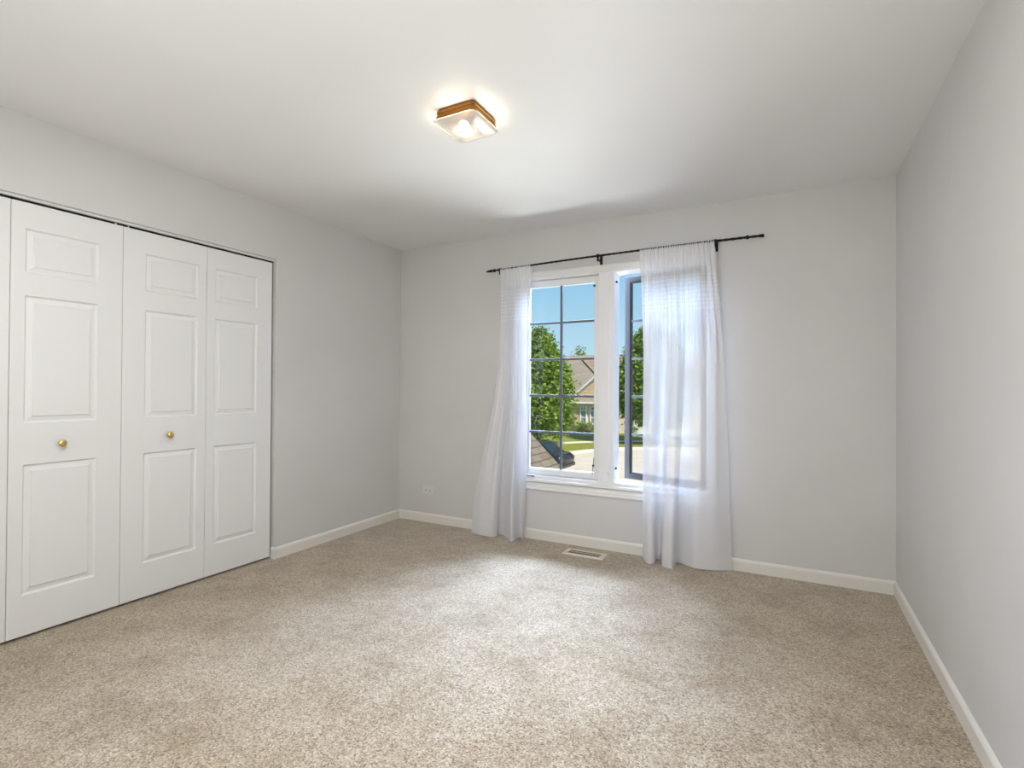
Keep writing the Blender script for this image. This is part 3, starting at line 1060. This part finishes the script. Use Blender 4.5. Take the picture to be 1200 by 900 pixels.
def hl(name, bm, m, parent=None, **kw):
    o = link(name, bm, m, None, **kw)
    o.data.transform(Matrix.Translation((0, 0, -GZ)))
    o.parent = parent or house
    return o


HY = 40.0
bm = NB(); box(bm, -30, 2, HY + 0.6, HY + 13, GZ, 0.3)
hl('wall', bm, M['siding'])
bm = NB()                                              # front bay under the gable
box(bm, -13.55, -9.0, HY, HY + 0.7, GZ, 0.25)
prism(bm, [(-13.7, 0.45), (-11.35, 2.5), (-9.0, 0.45)], 'y', HY + 0.05, HY + 0.7)
hl('bay_wall', bm, M['siding'])
bm = NB(); box(bm, -13.62, -13.22, HY - 0.06, HY + 0.1, GZ, -0.1)
hl('quoin', bm, M['brick'])
bm = NB(); prism(bm, [(-13.5, 0.5), (-11.35, 2.36), (-9.2, 0.5)], 'y', HY - 0.02, HY + 0.06)
hl('gable_face', bm, M['brick'])
bm = NB()                                              # white rake boards
for sx in (-1, 1):
    def gx(t): return -11.35 + sx * t
    prism(bm, [(gx(0), 2.60), (gx(0), 2.46), (gx(2.75), 0.18), (gx(2.75), 0.32)], 'y', HY - 0.35, HY - 0.15)
hl('rake_board', bm, M['white'])
bm = NB()                                              # skirt roof under the gable
uvface(bm, [(-13.9, HY - 0.55, 0.02), (-8.8, HY - 0.55, 0.02), (-8.9, HY + 0.0, 0.42), (-13.8, HY + 0.0, 0.42)], [(0, 0), (5, 0), (5, .7), (0, .7)])
hl('skirt_roof', bm, M['far_shingle'])
bm = NB(); box(bm, -13.9, -8.8, HY - 0.56, HY - 0.05, -0.12, 0.02)
hl('fascia', bm, M['white'])


def hwindow(x0, x1, z0, z1, y):
    b = NB()
    ring_xz(b, x0, x1, z0, z1, 0.09, y - 0.10, y + 0.02)
    box(b, x0 + 0.09, x1 - 0.09, y - 0.06, y - 0.01, z1 - 0.42, z1 - 0.34)
    zm = (z0 + z1 - 0.4) / 2
    box(b, x0 + 0.09, x1 - 0.09, y - 0.05, y - 0.01, zm - 0.025, zm + 0.025)
    f = hl('window', b, M['white'])
    b = NB(); box(b, x0 + 0.05, x1 - 0.05, y - 0.03, y + 0.01, z0 + 0.05, z1 - 0.05)
    hl('pane', b, M['pane'], f)


hwindow(-13.13, -12.50, -1.95, -0.38, HY)
hwindow(-12.20, -11.40, -1.95, -0.38, HY)
hwindow(-11.10, -10.45, -1.95, -0.38, HY)
# main roof in front, hipped on its near end, and the taller reddish roof behind it
bm = NB()
A, B, C_, D_ = (-31, HY - 0.1, 0.15), (-9.6, HY - 0.1, 0.15), (-15.2, HY + 5.6, 4.20), (-31, HY + 5.6, 4.20)
uvface(bm, [A, B, C_, D_], [(0, 0), (23, 0), (17, 7), (0, 7)])
uvface(bm, [B, (-9.6, HY + 11.3, 0.15), C_], [(0, 0), (11, 0), (5.6, 7)])
uvface(bm, [(-31, HY + 11.3, 0.15), D_, C_, (-9.6, HY + 11.3, 0.15)], [(0, 0), (0, 7), (17, 7), (23, 0)])
hl('roof', bm, M['far_shingle'])
bm = NB()
tube(bm, [(-9.6, HY - 0.1, 0.20), (-15.2, HY + 5.6, 4.25)], 0.07, 6)
hl('hip_cap', bm, M['bark'])
bm = NB()
A, B, C_, D_ = (-20, HY + 1.2, 0.15), (2.8, HY + 1.2, 0.15), (-2.5, HY + 7.2, 4.62), (-20, HY + 7.2, 4.62)
uvface(bm, [A, B, C_, D_], [(0, 0), (23, 0), (17, 7), (0, 7)])
uvface(bm, [B, (2.8, HY + 13.4, 0.15), C_], [(0, 0), (11, 0), (5.6, 7)])
uvface(bm, [(-20, HY + 13.4, 0.15), D_, C_, (2.8, HY + 13.4, 0.15)], [(0, 0), (0, 7), (17, 7), (23, 0)])
hl('rear_roof', bm, M['red_shingle'])
bm = NB(); box(bm, -9.0, 1.8, HY + 0.25, HY + 0.62, GZ, 0.1)
hl('garage_wall', bm, M['cream'])
bm = NB()
for k in range(4):
    box(bm, -8.4, -4.4, HY + 0.17, HY + 0.25, GZ + 0.05 + k * 0.55, GZ + 0.57 + k * 0.55)
hl('garage_door', bm, M['white'], bevel=0.02)
bm = NB(); box(bm, -9.0, -8.6, HY + 0.1, HY + 0.3, GZ, GZ + 0.8)
hl('stone_pier', bm, M['brick'])
bm = NB(); lathe(bm, [(0, 0.09), (0.5, 0.09), (0.52, 0.11), (0.56, 0.11)], (-15.2, HY + 2.2, 1.7), (0, 0, 1), 10)
hl('roof_pipe', bm, M['rubber'])


# ------------------------------------------------------------------ trees and shrubs
def leaves(bm, rnd, n, prof, size, flat=0.35):
    """leaf blades in clusters spread through a crown; prof(z01)->radius, z0,z1"""
    rad, z0, z1 = prof
    clumps = []
    for _ in range(n // 26):
        t = rnd.random()
        a = rnd.uniform(0, 2 * PI)
        r = rad(t) * (rnd.uniform(0.45, 1.0) ** 0.6)
        clumps.append((r * math.cos(a), r * math.sin(a), z0 + (z1 - z0) * t, rnd.uniform(0.6, 1.3)))
    for cx, cy, cz, cs in clumps:
        for _ in range(26):
            p = Vector((cx + rnd.gauss(0, size * 1.1 * cs), cy + rnd.gauss(0, size * 1.1 * cs), cz + rnd.gauss(0, size * 0.8 * cs)))
            ax = Vector((rnd.gauss(0, 1) + cx * 0.4, rnd.gauss(0, 1) + cy * 0.4, rnd.gauss(0, 0.6) - flat)).normalized()
            up = Vector((rnd.gauss(0, 0.7), rnd.gauss(0, 0.7), 1)).normalized()
            sd = ax.cross(up)
            if sd.length < 1e-3:
                continue
            sd.normalize()
            L = size * rnd.uniform(0.7, 1.3)
            W = L * 0.36
            nn = sd.cross(ax)
            a = bm.verts.new(p); b = bm.verts.new(p + ax * L * 0.45 + sd * W + nn * 0.12 * L)
            c = bm.verts.new(p + ax * L); d_ = bm.verts.new(p + ax * L * 0.45 - sd * W + nn * 0.12 * L)
            bm.faces.new((a, b, c)); bm.faces.new((a, c, d_))


def tree(label, x, y, crown, n, size, seed, trunk_r=0.14, trunk_top=None, group='trees across the street', m='leaf'):
    rnd = random.Random(seed)
    root = tag(empty('tree', (x, y, GZ + 0.12)), label, 'tree', group)
    bm = NB()
    leaves(bm, rnd, n, crown, size)
    o = link('foliage', bm, M[m], root)
    o['kind'] = 'stuff'
    tt = trunk_top or crown[2] * 0.7
    bm = NB()
    tube(bm, [(0, 0, 0), (0.02, 0, 0.3), (0.0, 0.03, tt * 0.5), (0.03, 0, tt)], [trunk_r * 1.3, trunk_r, trunk_r * 0.75, trunk_r * 0.25], 10)
    for k in range(7):
        a = rnd.uniform(0, 2 * PI)
        z = tt * (0.25 + 0.09 * k)
        r = crown[0](max(0.02, (z - crown[1]) / (crown[2] - crown[1]))) * 0.7
        tube(bm, [(0, 0, z), (r * 0.5 * math.cos(a), r * 0.5 * math.sin(a), z + 0.4), (r * math.cos(a), r * math.sin(a), z + 1.0)], [trunk_r * 0.4, trunk_r * 0.25, 0.02], 7)
    link('trunk', bm, M['bark'], root, smooth=True)
    return root


def egg(r, lo=0.22):
    # widest low down, narrowing to a rounded tip
    def f(t):
        if t < lo:
            return r * (0.62 + 0.38 * math.sin(PI / 2 * t / lo))
        return r * math.cos(PI / 2 * ((t - lo) / (1 - lo)) ** 1.25) ** 0.9 + 0.02
    return f


tree('full green maple tree beside the brick house, seen through the closed sash', -11.65, 28.0, (egg(2.3), 0.75, 7.6), 24000, 0.22, 11)
tree('green maple tree seen through and beside the open sash', -5.15, 33.0, (egg(2.5, 0.28), 1.45, 8.3), 21000, 0.25, 12)
tree('small tree top showing over the roof ridge beside the mullion', -19.6, 57.0, (egg(1.2), 3.0, 8.9), 1500, 0.25, 13, group='tree tops behind the roof')
tree('tree top showing over the roof ridge beside the closed sash muntin', -23.6, 60.0, (egg(1.8), 3.0, 8.3), 2000, 0.25, 14, group='tree tops behind the roof')


def shrub(label, x, y, rx, h, n, seed, z=GZ + 0.12):
    rnd = random.Random(seed)
    root = tag(empty('shrub', (x, y, z)), label, 'shrub', 'shrubs by the far house')
    bm = NB()
    leaves(bm, rnd, n, (lambda t: rx * math.sqrt(max(0.02, 1 - (t * 0.95) ** 3)), 0.1, h), 0.13)
    o = link('foliage', bm, M['leaf_b'], root)
    o['kind'] = 'stuff'
    bm = NB()
    for k in range(6):
        a = k * 1.05
        tube(bm, [(0, 0, 0), (rx * 0.6 * math.cos(a), rx * 0.6 * math.sin(a), h * 0.75)], [0.03, 0.012], 6)
    link('stem', bm, M['bark'], root)
    return root


shrub('rounded green shrub under the two windows of the brick house', -12.1, HY - 1.5, 0.85, 0.95, 1500, 21)
shrub('small shrub beside the garage of the far house', -8.3, HY - 0.9, 0.45, 0.6, 500, 22)
shrub('low shrub in front of the garage, seen through the open sash', -5.9, HY - 1.5, 0.6, 0.65, 700, 23)

# ------------------------------------------------------------------ car
car = tag(empty('car', (-7.92, 18.4, GZ)), 'black car parked in the street below the maple tree', 'car')
L2, W2 = 2.25, 0.88
bm = NB()                                  # lower body, lofted across stations along x
st = [(-2.25, 0.45, 0.62, 0.70), (-2.15, 0.28, 0.72, 0.82), (-1.5, 0.22, 0.82, 0.88), (-0.9, 0.20, 0.90, 0.88), (0.6, 0.20, 0.94, 0.88), (1.5, 0.22, 0.98, 0.88),
      (2.05, 0.26, 0.98, 0.84), (2.22, 0.36, 0.88, 0.78), (2.25, 0.50, 0.70, 0.74)]
rings = []
for x, zb, zt, w in st:
    zm = (zb + zt) / 2
    rings.append([bm.verts.new((x, yy, zz)) for yy, zz in ((-w * .9, zb), (-w, zb + .1), (-w, zm), (-w * .95, zt - .05), (-w * .8, zt), (w * .8, zt), (w * .95, zt - .05), (w, zm), (w, zb + .1), (w * .9, zb))])
for a, b in zip(rings, rings[1:]):
    for k in range(10):
        bm.faces.new((a[k], a[(k + 1) % 10], b[(k + 1) % 10], b[k]))
bm.faces.new(rings[0]); bm.faces.new(rings[-1][::-1])
body = link('body', bm, M['carpaint'], car, smooth=True)
bm = NB()                                  # cabin
lo = [(-1.15, -0.74, 0.86), (1.85, -0.74, 0.95), (1.85, 0.74, 0.95), (-1.15, 0.74, 0.86)]
hi = [(-0.35, -0.58, 1.40), (1.15, -0.58, 1.43), (1.15, 0.58, 1.43), (-0.35, 0.58, 1.40)]
a = [bm.verts.new(p) for p in lo]; b = [bm.verts.new(p) for p in hi]
for k in range(4):
    bm.faces.new((a[k], a[(k + 1) % 4], b[(k + 1) % 4], b[k]))
bm.faces.new(a)
bm.faces.new(b)
link('greenhouse', bm, M['carglass'], car, bevel=0.04, seg=3)
bm = NB()
lo = [(-0.42, -0.60, 1.385), (1.22, -0.60, 1.415), (1.22, 0.60, 1.415), (-0.42, 0.60, 1.385)]
hi = [(-0.30, -0.52, 1.44), (1.08, -0.52, 1.465), (1.08, 0.52, 1.465), (-0.30, 0.52, 1.44)]
a = [bm.verts.new(p) for p in lo]; b = [bm.verts.new(p) for p in hi]
for k in range(4):
    bm.faces.new((a[k], a[(k + 1) % 4], b[(k + 1) % 4], b[k]))
bm.faces.new(a); bm.faces.new(b)
link('roof_panel', bm, M['carpaint'], car, bevel=0.03, seg=3)
for sx in (-1.4, 1.4):
    for sy in (-1, 1):
        bm = NB()
        lathe(bm, [(0, 0.24), (0.01, 0.30), (0.04, 0.325), (0.16, 0.325), (0.19, 0.30), (0.20, 0.24)], (sx, sy * 0.90 - sy * 0.20, 0.325), (0, sy, 0), 28)
        w = link('wheel', bm, M['rubber'], car, smooth=True)
        bm = NB()
        lathe(bm, [(0, 0.21), (0.012, 0.20), (0.012, 0.05), (0.02, 0.04), (0.022, 0.005)], (sx, sy * 0.90, 0.325), (0, sy, 0), 20)
        link('rim', bm, M['alloy'], w)
for sy in (-0.62, 0.62):
    bm = NB(); box(bm, 2.17, 2.262, sy - 0.16, sy + 0.16, 0.66, 0.82)
    link('tail_lamp', bm, M['red'], car, bevel=0.02)
bm = NB(); box(bm, 2.2, 2.30, -0.80, 0.80, 0.36, 0.52)
link('bumper', bm, M['carpaint'], car, bevel=0.04)
for sy in (-0.93, 0.93):
    bm = NB(); box(bm, -0.78, -0.62, sy - 0.10, sy + 0.10, 0.90, 1.02)
    link('side_mirror', bm, M['carpaint'], car, bevel=0.03)
